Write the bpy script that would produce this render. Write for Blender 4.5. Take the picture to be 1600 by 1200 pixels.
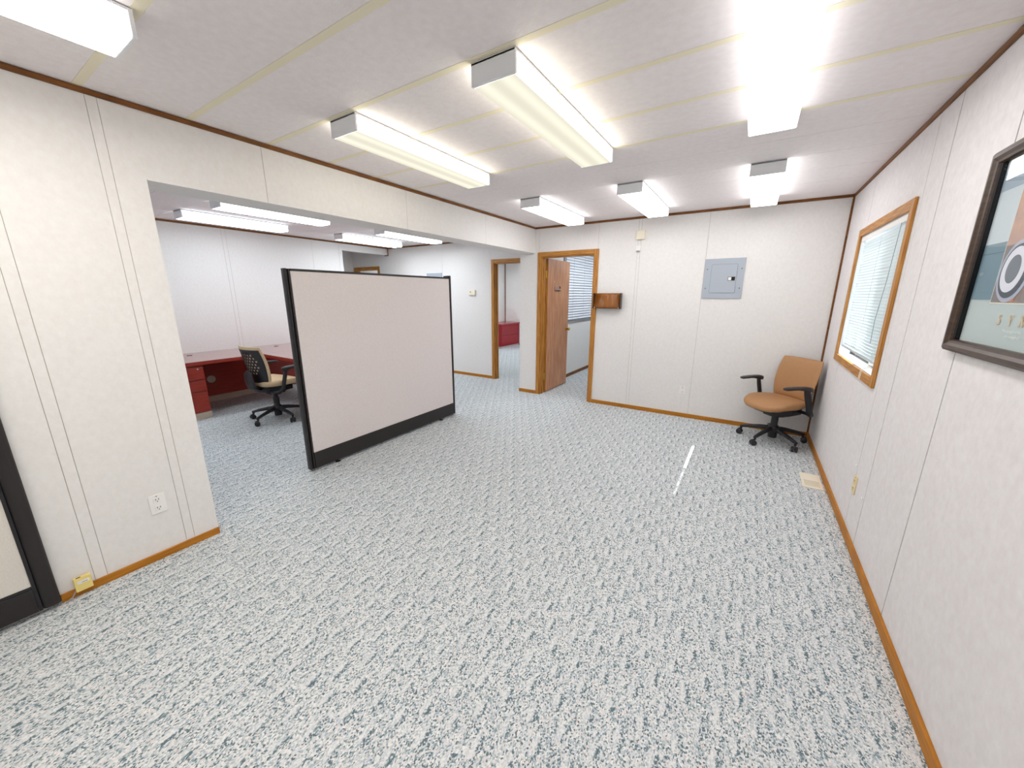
import bpy, bmesh, math, random
from mathutils import Vector, Matrix
random.seed(7)
D = bpy.data
sc = bpy.context.scene
for o in list(D.objects): D.objects.remove(o)
COL = sc.collection

# ------------------------------------------------------------------ camera
HC = 2.438; XL = -2.748; XR = 0.6925; YB = 4.97; YS = 5.476; XF = -6.5
XLB = -3.0            # back face of the dividing wall / header
Y0 = -2.0             # wall behind the camera
cam = D.cameras.new('camera'); cam.sensor_fit = 'HORIZONTAL'; cam.sensor_width = 36
cam.lens = 36 * 581.0 / 1600; cam.clip_start = 0.02; cam.clip_end = 200
co = D.objects.new('camera', cam); COL.objects.link(co)
p, r, y = 0.23624, 0.00186, -0.56365
fw = Vector((math.sin(y)*math.cos(p), math.cos(y)*math.cos(p), -math.sin(p)))
rt = Vector((math.cos(y), -math.sin(y), 0)); up = rt.cross(fw)
rt2 = rt*math.cos(r) + up*math.sin(r); up2 = -rt*math.sin(r) + up*math.cos(r)
m = Matrix((rt2, up2, -fw)).transposed().to_4x4(); m.translation = (0, 0, 1.51)
co.matrix_world = m
sc.camera = co

# ------------------------------------------------------------------ light
w = D.worlds.new('sky'); sc.world = w; w.use_nodes = True
bg = w.node_tree.nodes['Background']; bg.inputs[0].default_value = (0.80, 0.90, 1.0, 1); bg.inputs[1].default_value = 2.2
sun = D.lights.new('sun', 'SUN'); sun.energy = 14; sun.angle = 0.004; sun.color = (1.0, 0.97, 0.92)
so = D.objects.new('sun', sun); COL.objects.link(so)
so.rotation_euler = Vector((-1.0, -0.21, -1.0155)).to_track_quat('-Z', 'Y').to_euler()
so.location = (5, 6, 6)
LENS = 15.0           # radiance of a fixture lens
vs = sc.view_settings
vs.view_transform = 'Standard'; vs.look = 'None'; vs.gamma = 1; vs.use_curve_mapping = False
vs.exposure = 0.51
sc.cycles.max_bounces = 7; sc.cycles.diffuse_bounces = 6; sc.cycles.glossy_bounces = 3; sc.cycles.transmission_bounces = 4; sc.cycles.caustics_reflective = False; sc.cycles.caustics_refractive = False
try: sc.display_settings.display_device = 'sRGB'
except Exception: pass

# ------------------------------------------------------------------ materials
MATS = {}
def srgb(r, g, b):
    f = lambda c: (c/255/12.92) if c/255 <= 0.04045 else ((c/255+0.055)/1.055)**2.4
    return (f(r), f(g), f(b), 1)
def mat(name, col, rough=0.6, spec=0.3, metal=0.0, noise=None, bump=None, coat=0.0):
    """noise=(scale xyz, amount, colour2), bump=(scale, strength, distance)"""
    if name in MATS: return MATS[name]
    M = D.materials.new(name); M.use_nodes = True; nt = M.node_tree; b = nt.nodes['Principled BSDF']
    b.inputs['Base Color'].default_value = col; b.inputs['Roughness'].default_value = rough
    b.inputs['Specular IOR Level'].default_value = spec; b.inputs['Metallic'].default_value = metal
    b.inputs['Coat Weight'].default_value = coat
    if noise or bump:
        g = nt.nodes.new('ShaderNodeNewGeometry')
    if noise:
        sca, amt, c2 = noise[:3]
        mp = nt.nodes.new('ShaderNodeMapping'); mp.inputs['Scale'].default_value = sca
        nt.links.new(g.outputs['Position'], mp.inputs['Vector'])
        n = nt.nodes.new('ShaderNodeTexNoise'); n.inputs['Scale'].default_value = 1; n.inputs['Detail'].default_value = 4
        nt.links.new(mp.outputs[0], n.inputs['Vector'])
        rp = nt.nodes.new('ShaderNodeValToRGB'); rp.color_ramp.elements[0].position = 0.5-amt; rp.color_ramp.elements[1].position = 0.5+amt
        rp.color_ramp.elements[0].color = c2; rp.color_ramp.elements[1].color = col
        nt.links.new(n.outputs['Fac'], rp.inputs['Fac']); nt.links.new(rp.outputs['Color'], b.inputs['Base Color'])
    if bump:
        n2 = nt.nodes.new('ShaderNodeTexNoise'); n2.inputs['Scale'].default_value = bump[0]; n2.inputs['Detail'].default_value = 3
        nt.links.new(g.outputs['Position'], n2.inputs['Vector'])
        bp = nt.nodes.new('ShaderNodeBump'); bp.inputs['Strength'].default_value = bump[1]; bp.inputs['Distance'].default_value = bump[2]
        nt.links.new(n2.outputs['Fac'], bp.inputs['Height']); nt.links.new(bp.outputs['Normal'], b.inputs['Normal'])
    MATS[name] = M
    return M
def emis(name, col, strength):
    if name in MATS: return MATS[name]
    M = D.materials.new(name); M.use_nodes = True; nt = M.node_tree; nt.nodes.remove(nt.nodes['Principled BSDF'])
    e = nt.nodes.new('ShaderNodeEmission'); e.inputs[0].default_value = (*col, 1); e.inputs[1].default_value = strength
    nt.links.new(e.outputs[0], nt.nodes['Material Output'].inputs[0]); MATS[name] = M
    return M

M_wall = mat('vinyl_wall', srgb(234, 232, 230), 0.75, 0.25, noise=((42, 42, 34), 0.3, srgb(227, 224, 221)), bump=(60, 0.10, 0.004))
M_wallr = mat('vinyl_wall_rosy', srgb(228, 225, 225), 0.75, 0.25, noise=((34, 34, 30), 0.28, srgb(217, 212, 212)), bump=(60, 0.14, 0.004))
M_gap = mat('panel_joint', srgb(186, 180, 170), 0.9, 0.1)
M_gapd = mat('panel_joint_dark', srgb(120, 116, 114), 0.9, 0.1)
M_ceil = mat('ceiling_board', srgb(240, 234, 234), 0.85, 0.15, noise=((30, 30, 30), 0.25, srgb(233, 226, 226)), bump=(110, 0.25, 0.004))
M_cbat = mat('ceiling_batten', srgb(234, 226, 202), 0.8, 0.2)
M_oakv = mat('oak_upright', srgb(196, 140, 68), 0.45, 0.35, noise=((90, 90, 5), 0.16, srgb(158, 100, 38)))
M_oakh = mat('oak_level', srgb(196, 140, 68), 0.45, 0.35, noise=((7, 7, 110), 0.16, srgb(158, 100, 38)))
M_base = mat('baseboard_oak', srgb(190, 126, 36), 0.5, 0.3, noise=((6, 6, 90), 0.2, srgb(160, 100, 24)))
M_crown = mat('walnut_trim', srgb(134, 84, 38), 0.5, 0.3, noise=((8, 8, 60), 0.2, srgb(98, 58, 22)))
M_door = mat('door_oak_veneer', srgb(204, 150, 112), 0.4, 0.35, noise=((70, 26, 3.0), 0.16, srgb(176, 118, 82)))
M_brass = mat('brass', srgb(200, 160, 70), 0.3, 0.5, 0.9)
M_white = mat('white_enamel', srgb(232, 234, 238), 0.4, 0.4)
M_whitep = mat('white_plastic', srgb(238, 236, 234), 0.35, 0.4)
M_cream = mat('cream_plastic', srgb(236, 228, 208), 0.4, 0.4)
M_yell = mat('aged_yellow_plastic', srgb(236, 214, 134), 0.45, 0.35)
M_ivory = mat('ivory_plastic', srgb(226, 208, 160), 0.4, 0.4)
M_dark = mat('dark_slot', srgb(40, 38, 38), 0.7, 0.2)
M_blk = mat('black_plastic', srgb(34, 32, 36), 0.42, 0.45)
M_blkf = mat('charcoal_frame', srgb(40, 36, 36), 0.4, 0.4)
M_grey = mat('grey_enamel', srgb(172, 180, 190), 0.45, 0.4)
M_greyd = mat('grey_line', srgb(110, 118, 130), 0.5, 0.3)
M_fab = mat('panel_fabric', srgb(230, 222, 221), 0.95, 0.1, noise=((260, 260, 260), 0.22, srgb(208, 199, 197)), bump=(300, 0.3, 0.002))
M_tan = mat('tan_upholstery', srgb(178, 134, 92), 0.55, 0.35, noise=((80, 80, 80), 0.3, srgb(168, 124, 84)))
M_beige = mat('beige_upholstery', srgb(222, 196, 160), 0.75, 0.2, noise=((90, 90, 90), 0.3, srgb(212, 184, 148)))
M_cherry = mat('cherry_laminate', srgb(166, 58, 44), 0.32, 0.45, noise=((40, 6, 60), 0.2, srgb(144, 46, 36)))
M_cherryt = mat('cherry_laminate_top', srgb(140, 72, 62), 0.24, 0.6, noise=((40, 5, 5), 0.2, srgb(128, 62, 53)), coat=1.0)
M_cherry2 = mat('red_cherry_laminate', srgb(158, 30, 42), 0.35, 0.45)
M_cherry2t = mat('red_cherry_top', srgb(176, 78, 80), 0.22, 0.6)
M_plinth = mat('taupe_plinth', srgb(196, 180, 162), 0.6, 0.3)
M_disc = mat('grommet_plastic', srgb(196, 184, 170), 0.5, 0.3)
M_chrome = mat('chrome', srgb(210, 210, 212), 0.2, 0.5, 1.0)
M_amber = mat('amber_acrylic', srgb(150, 92, 34), 0.25, 0.5, noise=((30, 30, 3), 0.3, srgb(128, 74, 24)))
M_ambd = mat('dark_brown_acrylic', srgb(52, 32, 24), 0.3, 0.5)
M_frame = mat('walnut_picture_frame', srgb(76, 58, 46), 0.35, 0.4, noise=((20, 20, 90), 0.2, srgb(56, 42, 34)))
M_framei = mat('black_frame_lip', srgb(16, 15, 18), 0.4, 0.3)

# translucent blind slats
def slat_mat(name, col, tr):
    M = D.materials.new(name); M.use_nodes = True; nt = M.node_tree; b = nt.nodes['Principled BSDF']
    b.inputs['Base Color'].default_value = col; b.inputs['Roughness'].default_value = 0.4
    t = nt.nodes.new('ShaderNodeBsdfTranslucent'); t.inputs[0].default_value = col
    mx = nt.nodes.new('ShaderNodeMixShader'); mx.inputs[0].default_value = tr
    nt.links.new(b.outputs[0], mx.inputs[1]); nt.links.new(t.outputs[0], mx.inputs[2]); nt.links.new(mx.outputs[0], nt.nodes['Material Output'].inputs[0])
    return M
M_slat = slat_mat('blind_slat', srgb(226, 238, 241), 0.03)
M_slat2 = mat('blind_slat_white', srgb(232, 236, 244), 0.5, 0.3)
# thin window glass / insect screen
def thin_glass(name, tint, refl):
    M = D.materials.new(name); M.use_nodes = True; nt = M.node_tree; nt.nodes.remove(nt.nodes['Principled BSDF'])
    t = nt.nodes.new('ShaderNodeBsdfTransparent'); t.inputs[0].default_value = tint
    g = nt.nodes.new('ShaderNodeBsdfGlossy'); g.inputs['Roughness'].default_value = 0.02
    lw = nt.nodes.new('ShaderNodeLayerWeight'); lw.inputs[0].default_value = 0.5
    pw = nt.nodes.new('ShaderNodeMath'); pw.operation = 'POWER'; pw.inputs[1].default_value = 5; nt.links.new(lw.outputs['Facing'], pw.inputs[0])
    fr = nt.nodes.new('ShaderNodeMath'); fr.operation = 'MULTIPLY_ADD'; fr.inputs[1].default_value = 0.9*refl; fr.inputs[2].default_value = 0.04*refl; nt.links.new(pw.outputs[0], fr.inputs[0])
    mx = nt.nodes.new('ShaderNodeMixShader')
    nt.links.new(fr.outputs[0], mx.inputs[0]); nt.links.new(t.outputs[0], mx.inputs[1]); nt.links.new(g.outputs[0], mx.inputs[2])
    nt.links.new(mx.outputs[0], nt.nodes['Material Output'].inputs[0])
    return M
M_glass = thin_glass('window_glass', (0.95, 0.97, 0.97, 1), 0.7)
M_screen = thin_glass('insect_screen', (0.40, 0.40, 0.40, 1), 0.0)
M_pglass = thin_glass('picture_glass', (0.98, 0.99, 0.99, 1), 0.6)

# lens materials: frosted prismatic plastic lit from inside
def lens_mat(name, col, s):
    return emis(name, col, s)
COOL = (0.86, 0.94, 1.0); NEUT = (1.0, 0.99, 0.99); WARM = (1.0, 0.94, 0.78); SOFT = (1.0, 0.965, 0.89)
M_lens_n = lens_mat('lens_neutral', NEUT, LENS)
M_lens_c = lens_mat('lens_cool', COOL, LENS)
M_lens_ns = lens_mat('lens_neutral_side', NEUT, 4.2)
M_lens_cs = lens_mat('lens_cool_side', COOL, 3.6)
M_lens_w = lens_mat('lens_soft_warm', SOFT, LENS*0.62)
M_lens_w1 = lens_mat('lens_soft_warm_bright', SOFT, LENS*0.86)
M_lens_n2 = lens_mat('lens_neutral_dim', NEUT, LENS*0.46)
M_lens_c2 = lens_mat('lens_cool_dim', COOL, LENS*0.68)
M_lens_n3 = lens_mat('lens_neutral_mid', NEUT, LENS*0.66)
M_lens_ns3 = lens_mat('lens_neutral_mid_side', NEUT, 2.4)
M_lens_ws = lens_mat('lens_warm_side_soft', SOFT, 2.4)
M_lens_wside = lens_mat('lens_warm_side', WARM, 5.0)
def lens_bottom():
    M = D.materials.new('lens_warm_bottom'); M.use_nodes = True; nt = M.node_tree; nt.nodes.remove(nt.nodes['Principled BSDF'])
    tc = nt.nodes.new('ShaderNodeTexCoord'); sx = nt.nodes.new('ShaderNodeSeparateXYZ'); nt.links.new(tc.outputs['Object'], sx.inputs[0])
    # two tubes inside show as two soft brighter bands along the lens
    ab = nt.nodes.new('ShaderNodeMath'); ab.operation = 'ABSOLUTE'; nt.links.new(sx.outputs[0], ab.inputs[0])
    sb = nt.nodes.new('ShaderNodeMath'); sb.operation = 'SUBTRACT'; nt.links.new(ab.outputs[0], sb.inputs[0]); sb.inputs[1].default_value = 0.055
    a2 = nt.nodes.new('ShaderNodeMath'); a2.operation = 'ABSOLUTE'; nt.links.new(sb.outputs[0], a2.inputs[0])
    mr = nt.nodes.new('ShaderNodeMapRange'); mr.inputs['From Min'].default_value = 0.0; mr.inputs['From Max'].default_value = 0.05
    mr.inputs['To Min'].default_value = 0.73; mr.inputs['To Max'].default_value = 0.60; mr.interpolation_type = 'SMOOTHSTEP'
    nt.links.new(a2.outputs[0], mr.inputs['Value'])
    e = nt.nodes.new('ShaderNodeEmission'); e.inputs[0].default_value = (1.0, 0.955, 0.78, 1)
    nt.links.new(mr.outputs[0], e.inputs[1]); nt.links.new(e.outputs[0], nt.nodes['Material Output'].inputs[0])
    return M
M_lens_wbot = lens_bottom()

# carpet: flecked loop pile with staggered light / dark slivers
def carpet():
    M = D.materials.new('carpet'); M.use_nodes = True; nt = M.node_tree; b = nt.nodes['Principled BSDF']; N = nt.nodes; L = nt.links
    b.inputs['Roughness'].default_value = 0.95; b.inputs['Specular IOR Level'].default_value = 0.1
    g = N.new('ShaderNodeNewGeometry')
    def mapping(s, rot=0):
        mp = N.new('ShaderNodeMapping'); mp.inputs['Scale'].default_value = s; mp.inputs['Rotation'].default_value = (0, 0, rot); L.new(g.outputs['Position'], mp.inputs['Vector']); return mp.outputs[0]
    def math_(op, a, bb=None, c=None):
        n = N.new('ShaderNodeMath'); n.operation = op
        for i, v in enumerate((a, bb, c)):
            if v is None: continue
            if isinstance(v, (int, float)): n.inputs[i].default_value = v
            else: L.new(v, n.inputs[i])
        return n.outputs[0]
    vo = N.new('ShaderNodeTexVoronoi'); vo.inputs['Scale'].default_value = 1; L.new(mapping((220, 160, 1), 0.12), vo.inputs['Vector'])
    sep = N.new('ShaderNodeSeparateColor'); L.new(vo.outputs['Color'], sep.inputs[0])
    rp = N.new('ShaderNodeValToRGB'); rp.color_ramp.interpolation = 'CONSTANT'
    cols = [(0.0, srgb(100, 116, 124)), (0.10, srgb(136, 152, 158)), (0.22, srgb(174, 184, 188)), (0.38, srgb(204, 208, 210)),
            (0.60, srgb(217, 218, 218)), (0.80, srgb(229, 228, 226)), (0.92, srgb(216, 205, 200)), (0.96, srgb(168, 182, 194))]
    el = rp.color_ramp.elements
    el[0].position = cols[0][0]; el[0].color = cols[0][1]; el[1].position = cols[1][0]; el[1].color = cols[1][1]
    for pz, c in cols[2:]:
        e = el.new(pz); e.color = c
    # slowly drifting share of colours
    nz = N.new('ShaderNodeTexNoise'); nz.inputs['Scale'].default_value = 9; nz.inputs['Detail'].default_value = 2; L.new(g.outputs['Position'], nz.inputs['Vector'])
    drift = math_('MULTIPLY', math_('SUBTRACT', nz.outputs['Fac'], 0.5), 0.10)
    # staggered sliver pattern
    sx = N.new('ShaderNodeSeparateXYZ'); L.new(g.outputs['Position'], sx.inputs[0])
    A, B = 0.058, 0.187
    xi = math_('DIVIDE', sx.outputs[0], A); col = math_('FLOOR', xi); fx = math_('SUBTRACT', xi, col)
    par = math_('MODULO', math_('ABSOLUTE', col), 2.0)
    yi = math_('ADD', math_('DIVIDE', sx.outputs[1], B), math_('MULTIPLY', par, 0.5)); fy = math_('FRACT', yi)
    # shear the sliver a little
    def sliver(cx, cy, hw, hh):
        fxx = math_('ADD', fx, math_('MULTIPLY', math_('SUBTRACT', fy, 0.5), 0.25))
        dx = math_('DIVIDE', math_('ABSOLUTE', math_('SUBTRACT', fxx, cx)), hw); dy = math_('DIVIDE', math_('ABSOLUTE', math_('SUBTRACT', fy, cy)), hh)
        s = math_('SUBTRACT', 1.0, math_('ADD', dx, dy))
        mr = N.new('ShaderNodeMapRange'); mr.inputs['From Min'].default_value = -0.15; mr.inputs['From Max'].default_value = 0.35; L.new(s, mr.inputs['Value']); return mr.outputs[0]
    lightm = sliver(0.34, 0.5, 0.24, 0.27); darkm = sliver(0.66, 0.5, 0.20, 0.24)
    fac = math_('ADD', math_('ADD', sep.outputs[0], drift), math_('SUBTRACT', math_('MULTIPLY', lightm, 0.14), math_('MULTIPLY', darkm, 0.34)))
    fac = math_('MINIMUM', math_('MAXIMUM', fac, 0.0), 0.999)
    L.new(fac, rp.inputs['Fac'])
    # light sliver stays one pale tone
    mx = N.new('ShaderNodeMix'); mx.data_type = 'RGBA'; L.new(math_('MULTIPLY', lightm, 0.45), mx.inputs['Factor']); L.new(rp.outputs['Color'], mx.inputs['A']); mx.inputs['B'].default_value = srgb(226, 227, 226)
    L.new(mx.outputs['Result'], b.inputs['Base Color'])
    bp = N.new('ShaderNodeBump'); bp.inputs['Strength'].default_value = 0.35; bp.inputs['Distance'].default_value = 0.004; bp.invert = True
    L.new(vo.outputs['Distance'], bp.inputs['Height']); L.new(bp.outputs['Normal'], b.inputs['Normal'])
    return M
M_carpet = carpet()

# ------------------------------------------------------------------ mesh helpers
class MB:
    def __init__(s): s.v = []; s.f = []; s.mi = []; s.cur = 0
    def add(s, vs_, fs):
        n = len(s.v); s.v += [tuple(q) for q in vs_]; s.f += [tuple(i+n for i in f) for f in fs]; s.mi += [s.cur]*len(fs); return s
    def box(s, x0, y0, z0, x1, y1, z1):
        x0, x1 = min(x0, x1), max(x0, x1); y0, y1 = min(y0, y1), max(y0, y1); z0, z1 = min(z0, z1), max(z0, z1)
        return s.add([(x0,y0,z0),(x1,y0,z0),(x1,y1,z0),(x0,y1,z0),(x0,y0,z1),(x1,y0,z1),(x1,y1,z1),(x0,y1,z1)],
                     [(0,3,2,1),(4,5,6,7),(0,1,5,4),(1,2,6,5),(2,3,7,6),(3,0,4,7)])
    def tube(s, pts, rad, n=10, ry=None, cap=True):
        """swept ellipse along pts; rad list or number"""
        pts = [Vector(q) for q in pts]; k = len(pts)
        rad = [rad]*k if isinstance(rad, (int, float)) else rad
        ry = rad if ry is None else ([ry]*k if isinstance(ry, (int, float)) else ry)
        prev = None; vs_ = []
        for i, q in enumerate(pts):
            t = (pts[min(i+1, k-1)] - pts[max(i-1, 0)]).normalized()
            if prev is None:
                ref = Vector((0,0,1)) if abs(t.z) < 0.9 else Vector((0,1,0))
                a = t.cross(ref).normalized()
            else: a = (prev - t*prev.dot(t)).normalized()
            prev = a; bb = t.cross(a)
            for j in range(n):
                th = 2*math.pi*j/n; vs_.append(q + a*math.cos(th)*rad[i] + bb*math.sin(th)*ry[i])
        fs = [(i*n+j, i*n+(j+1)%n, (i+1)*n+(j+1)%n, (i+1)*n+j) for i in range(k-1) for j in range(n)]
        if cap: fs += [tuple(range(n-1, -1, -1)), tuple((k-1)*n+j for j in range(n))]
        return s.add(vs_, fs)
    def rings(s, rings_, capb=True, capt=True):
        n = len(rings_[0]); vs_ = [q for rg in rings_ for q in rg]
        fs = [(i*n+j, i*n+(j+1)%n, (i+1)*n+(j+1)%n, (i+1)*n+j) for i in range(len(rings_)-1) for j in range(n)]
        if capb: fs.append(tuple(range(n-1, -1, -1)))
        if capt: fs.append(tuple((len(rings_)-1)*n+j for j in range(n)))
        return s.add(vs_, fs)
    def lathe(s, c, prof, n=16, ax=2):
        """prof: (r, h) along axis ax from centre c"""
        rg = []
        for rr, h in prof:
            ring = []
            for j in range(n):
                th = 2*math.pi*j/n; a, b_ = rr*math.cos(th), rr*math.sin(th)
                q = [0,0,0]; q[ax] = h; q[(ax+1)%3] = a; q[(ax+2)%3] = b_
                ring.append((c[0]+q[0], c[1]+q[1], c[2]+q[2]))
            rg.append(ring)
        return s.rings(rg)
    def prism(s, poly, z0, z1):
        n = len(poly)
        return s.add([(a,b,z0) for a,b in poly]+[(a,b,z1) for a,b in poly], [tuple(range(n-1,-1,-1)), tuple(range(n,2*n))]+[(i,(i+1)%n,n+(i+1)%n,n+i) for i in range(n)])
    def xf(s, M_):
        s.v = [tuple(M_ @ Vector(q)) for q in s.v]; return s
    def mesh(s, name, mats, smooth=None):
        me = D.meshes.new(name); me.from_pydata(s.v, [], s.f); 
        for mm in (mats if isinstance(mats, (list, tuple)) else [mats]): me.materials.append(mm)
        me.polygons.foreach_set('material_index', s.mi)
        bm = bmesh.new(); bm.from_mesh(me); bmesh.ops.recalc_face_normals(bm, faces=bm.faces); bm.to_mesh(me); bm.free()
        if smooth is not None:
            me.polygons.foreach_set('use_smooth', [True]*len(me.polygons)); me.set_sharp_from_angle(angle=math.radians(smooth))
        me.update(); return me
    def build(s, name, mats, parent=None, smooth=None, bevel=None):
        o = D.objects.new(name, s.mesh(name, mats, smooth)); COL.objects.link(o)
        if parent is not None: o.parent = parent
        if bevel:
            bv = o.modifiers.new('edge', 'BEVEL'); bv.width = bevel; bv.segments = 2; bv.limit_method = 'ANGLE'; bv.angle_limit = math.radians(40)
        return o
def empty(name, loc=(0,0,0), rz=0.0):
    o = D.objects.new(name, None); COL.objects.link(o); o.location = loc; o.rotation_euler = (0,0,rz); o.empty_display_size = 0.1; return o
def tag(o, label, cat, group=None):
    o['label'] = label; o['category'] = cat
    if group: o['group'] = group
    return o
def struct(o, label=None, cat=None):
    o['kind'] = 'structure'
    if label: o['label'] = label
    if cat: o['category'] = cat
    return o
def copy_tree(o, parent=None):
    c = o.copy(); COL.objects.link(c); c.parent = parent
    for ch in [q for q in o.children]: copy_tree(ch, c)
    return c
def rects(a0, a1, z0, z1, holes):
    """rectangle minus axis-aligned holes -> list of rectangles"""
    R = [(a0, a1, z0, z1)]
    for h0, h1, g0, g1 in holes:
        o = []
        for (p0, p1, q0, q1) in R:
            if h1 <= p0 or h0 >= p1 or g1 <= q0 or g0 >= q1: o.append((p0,p1,q0,q1)); continue
            if h0 > p0: o.append((p0, h0, q0, q1))
            if h1 < p1: o.append((h1, p1, q0, q1))
            m0, m1 = max(h0, p0), min(h1, p1)
            if g0 > q0: o.append((m0, m1, q0, g0))
            if g1 < q1: o.append((m0, m1, g1, q1))
        R = o
    return R
PT = 0.004
def wall(name, ax, face, back, a0, a1, joints, label, z0=0.0, z1=HC, holes=(), mat_=None, gap=0.003, wide=(), cat='wall', gm=None):
    """ax 'x': wall plane x=face running along y; 'y': plane y=face running along x. Backing slab + panels."""
    mat_ = mat_ or M_wall
    sgn = 1 if back > face else -1
    f2 = face + sgn*PT
    mb = MB()
    for (p0, p1, q0, q1) in rects(a0, a1, z0, z1, holes):
        (mb.box(f2, p0, q0, back, p1, q1) if ax == 'x' else mb.box(p0, f2, q0, p1, back, q1))
    w_ = mb.build(name, gm or M_gap); struct(w_, label, cat)
    js = sorted(j for j in joints if a0 < j < a1)
    edges = [a0] + js + [a1]
    for i in range(len(edges)-1):
        g0 = 0 if i == 0 else (wide_gap(edges[i], wide, gap))
        g1 = 0 if i == len(edges)-2 else (wide_gap(edges[i+1], wide, gap))
        mb = MB()
        for (p0, p1, q0, q1) in rects(edges[i]+g0/2, edges[i+1]-g1/2, z0, z1, holes):
            (mb.box(face, p0, q0, f2-sgn*0.0002, p1, q1) if ax == 'x' else mb.box(p0, face, q0, p1, f2-sgn*0.0002, q1))
        if mb.v: mb.build('wall_panel', mat_, w_)
    return w_
def wide_gap(j, wide, gap):
    return 0.008 if j in wide else gap

# ------------------------------------------------------------------ setting: floor and ceiling
o = MB().box(-8.6, Y0-0.1, -0.05, 0.9, 10.0, 0.0).build('floor', M_carpet); struct(o, 'pale blue and cream flecked loop carpet over the whole floor', 'floor')
cl = MB().box(-8.6, Y0-0.1, HC+0.008, 0.9, 10.0, HC+0.12).build('ceiling', M_gap); struct(cl, 'white boarded ceiling with crosswise joints', 'ceiling')
seam = [3.47 - 0.41*k for k in range(14)] + [3.88, 4.29, 4.70]
seam = sorted(s for s in seam if s > Y0+0.05)
def planks(x0, x1, ys, mat_):
    for a, b_ in zip(ys[:-1], ys[1:]):
        MB().box(x0, a+0.0015, HC, x1, b_-0.0015, HC+0.0078).build('ceiling_board', mat_, cl)
planks(XL, XR, [Y0]+seam+[YB], M_ceil)
for s in seam:
    if s < 2.9: MB().box(XL+0.005, s-0.017, HC-0.0012, XR-0.005, s+0.017, HC-0.0002).build('ceiling_batten', M_cbat, cl)
ss = sorted([1.83-0.41*k for k in range(9)] + [1.83+0.41*k for k in range(1, 9)])
planks(XF, XLB, [Y0]+[q for q in ss if q > Y0+0.05]+[YS], M_ceil)
MB().box(-8.5, 4.0, HC, XF-0.05, YS, HC+0.0078).build('ceiling_board', M_ceil, cl)
MB().box(-2.79, YB+0.12, HC, 0.69, 9.9, HC+0.0078).build('ceiling_board', M_ceil, cl)
MB().box(-8.5, YS+0.1, HC, XLB, 9.9, HC+0.0078).build('ceiling_board', M_ceil, cl)

# ------------------------------------------------------------------ walls
D1 = (-2.645, -1.845, 0.0, 2.04)     # door 1 opening, back wall
D2 = (-3.83, -3.07, 0.0, 2.035)      # door 2 opening, side room back wall
D3 = (-7.60, -6.85, 0.0, 2.03)       # door 3 opening, hallway
WIN = (3.10, 4.285, 1.012, 1.975)     # window in the right wall
wall('wall_back', 'y', YB, YB+0.12, XLB, XR, [-2.683, -1.806, -1.297, -1.262, -0.52], 'white vinyl panelled back wall with door and breaker panel', holes=[D1])
wall('wall_right', 'x', XR, XR+0.14, Y0, YB, [4.19, 2.99, 2.74, 2.14, 0.92, -0.3, -1.3], 'white vinyl panelled right wall with window and poster', holes=[WIN], mat_=M_wallr, gap=0.0045, gm=M_gapd, wide=(2.74, 2.14))
wl = wall('wall_left', 'x', XL, XLB, Y0, 0.782, [-0.97, -0.93, 0.235, 0.28, 0.62, 0.66], 'white vinyl panelled left wall ending at the wide opening', gap=0.0022)
wall('wall_header', 'x', XL, XLB, 0.782, YB, [1.374, 2.563, 3.766], 'white vinyl beam over the wide opening', z0=2.09, cat='beam')
# skins on the opening's hidden sides
for nm, bb in (('wall_panel', (XL, 0.782, 0, XLB, 0.784, 2.0898)),): MB().box(*bb).build(nm, M_wall, wl)
hd = D.objects['wall_header']
MB().box(XL+0.0005, 0.786, 2.0865, XLB-0.001, YB-0.001, 2.0898).build('soffit_panel', M_wall, hd)
MB().box(XLB-0.004, 0.782, 2.0865, XLB-0.0003, YB, HC).build('wall_panel', M_wall, hd)
MB().box(XLB-0.004, Y0, 0, XLB-0.0003, 0.784, HC).build('wall_panel', M_wall, wl)
wall('wall_side_back', 'y', YS, YS+0.10, -8.0, XLB, [-3.92, -5.013, -6.284, -6.24, -7.47], 'white vinyl panelled rear wall of the side room', holes=[D2, D3])
wall('wall_side_far', 'x', XF, XF-0.10, Y0, YS, [1.3, 2.55, 2.6, 3.86, 4.36], 'white vinyl panelled far wall behind the cherry desk', holes=[(4.43, 6.0, -1, 2.295)])
o = MB().box(XF-0.0995, 4.4285, 0, XF, 4.43, 2.295).build('wall_panel', M_wall, D.objects['wall_side_far'])
o = MB().box(XF-0.0995, 4.4285, 2.2935, XF, YS-0.001, 2.295).build('soffit_panel', M_wall, D.objects['wall_side_far'])
wall('wall_hall_left', 'x', -7.70, -7.80, 3.5, YS, [4.6, 5.2], 'dim hallway side wall beyond the far opening')
wall('wall_hall_front', 'y', 3.6, 3.5, -7.7, XF-0.1, [], 'dim hallway end wall')
wall('wall_behind_camera', 'y', Y0, Y0-0.1, -6.6, XR+0.14, [-1.5, -0.3], 'white wall behind the viewer')
wall('wall_office_left', 'x', -2.79, XLB, YB+0.12, 9.8, [6.05, 7.7, 8.3], 'pale wall with blinds inside the small office')
wall('wall_office_rear', 'y', 8.6, 8.7, -2.79, XR, [-1.0], 'rear wall of the small office')
wall('wall_office_right', 'x', XR, XR+0.14, YB+0.12, 8.7, [], 'right wall of the small office')
wall('wall_room_left', 'x', -6.45, -6.55, YS+0.1, 9.8, [7.0, 8.2], 'left wall of the room with the red cabinet')
wall('wall_room_rear', 'y', 9.8, 9.9, -8.1, -2.79, [-5.2, -4.0], 'rear wall of the room with the red cabinet')
wall('wall_room_right', 'x', XLB-0.001, XLB+0.05, YS+0.1, 9.8, [], 'right wall of the room with the red cabinet')
wall('wall_closet_left', 'x', -8.0, -8.1, YS, 9.8, [], 'wall of the bright room past the hallway')
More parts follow.
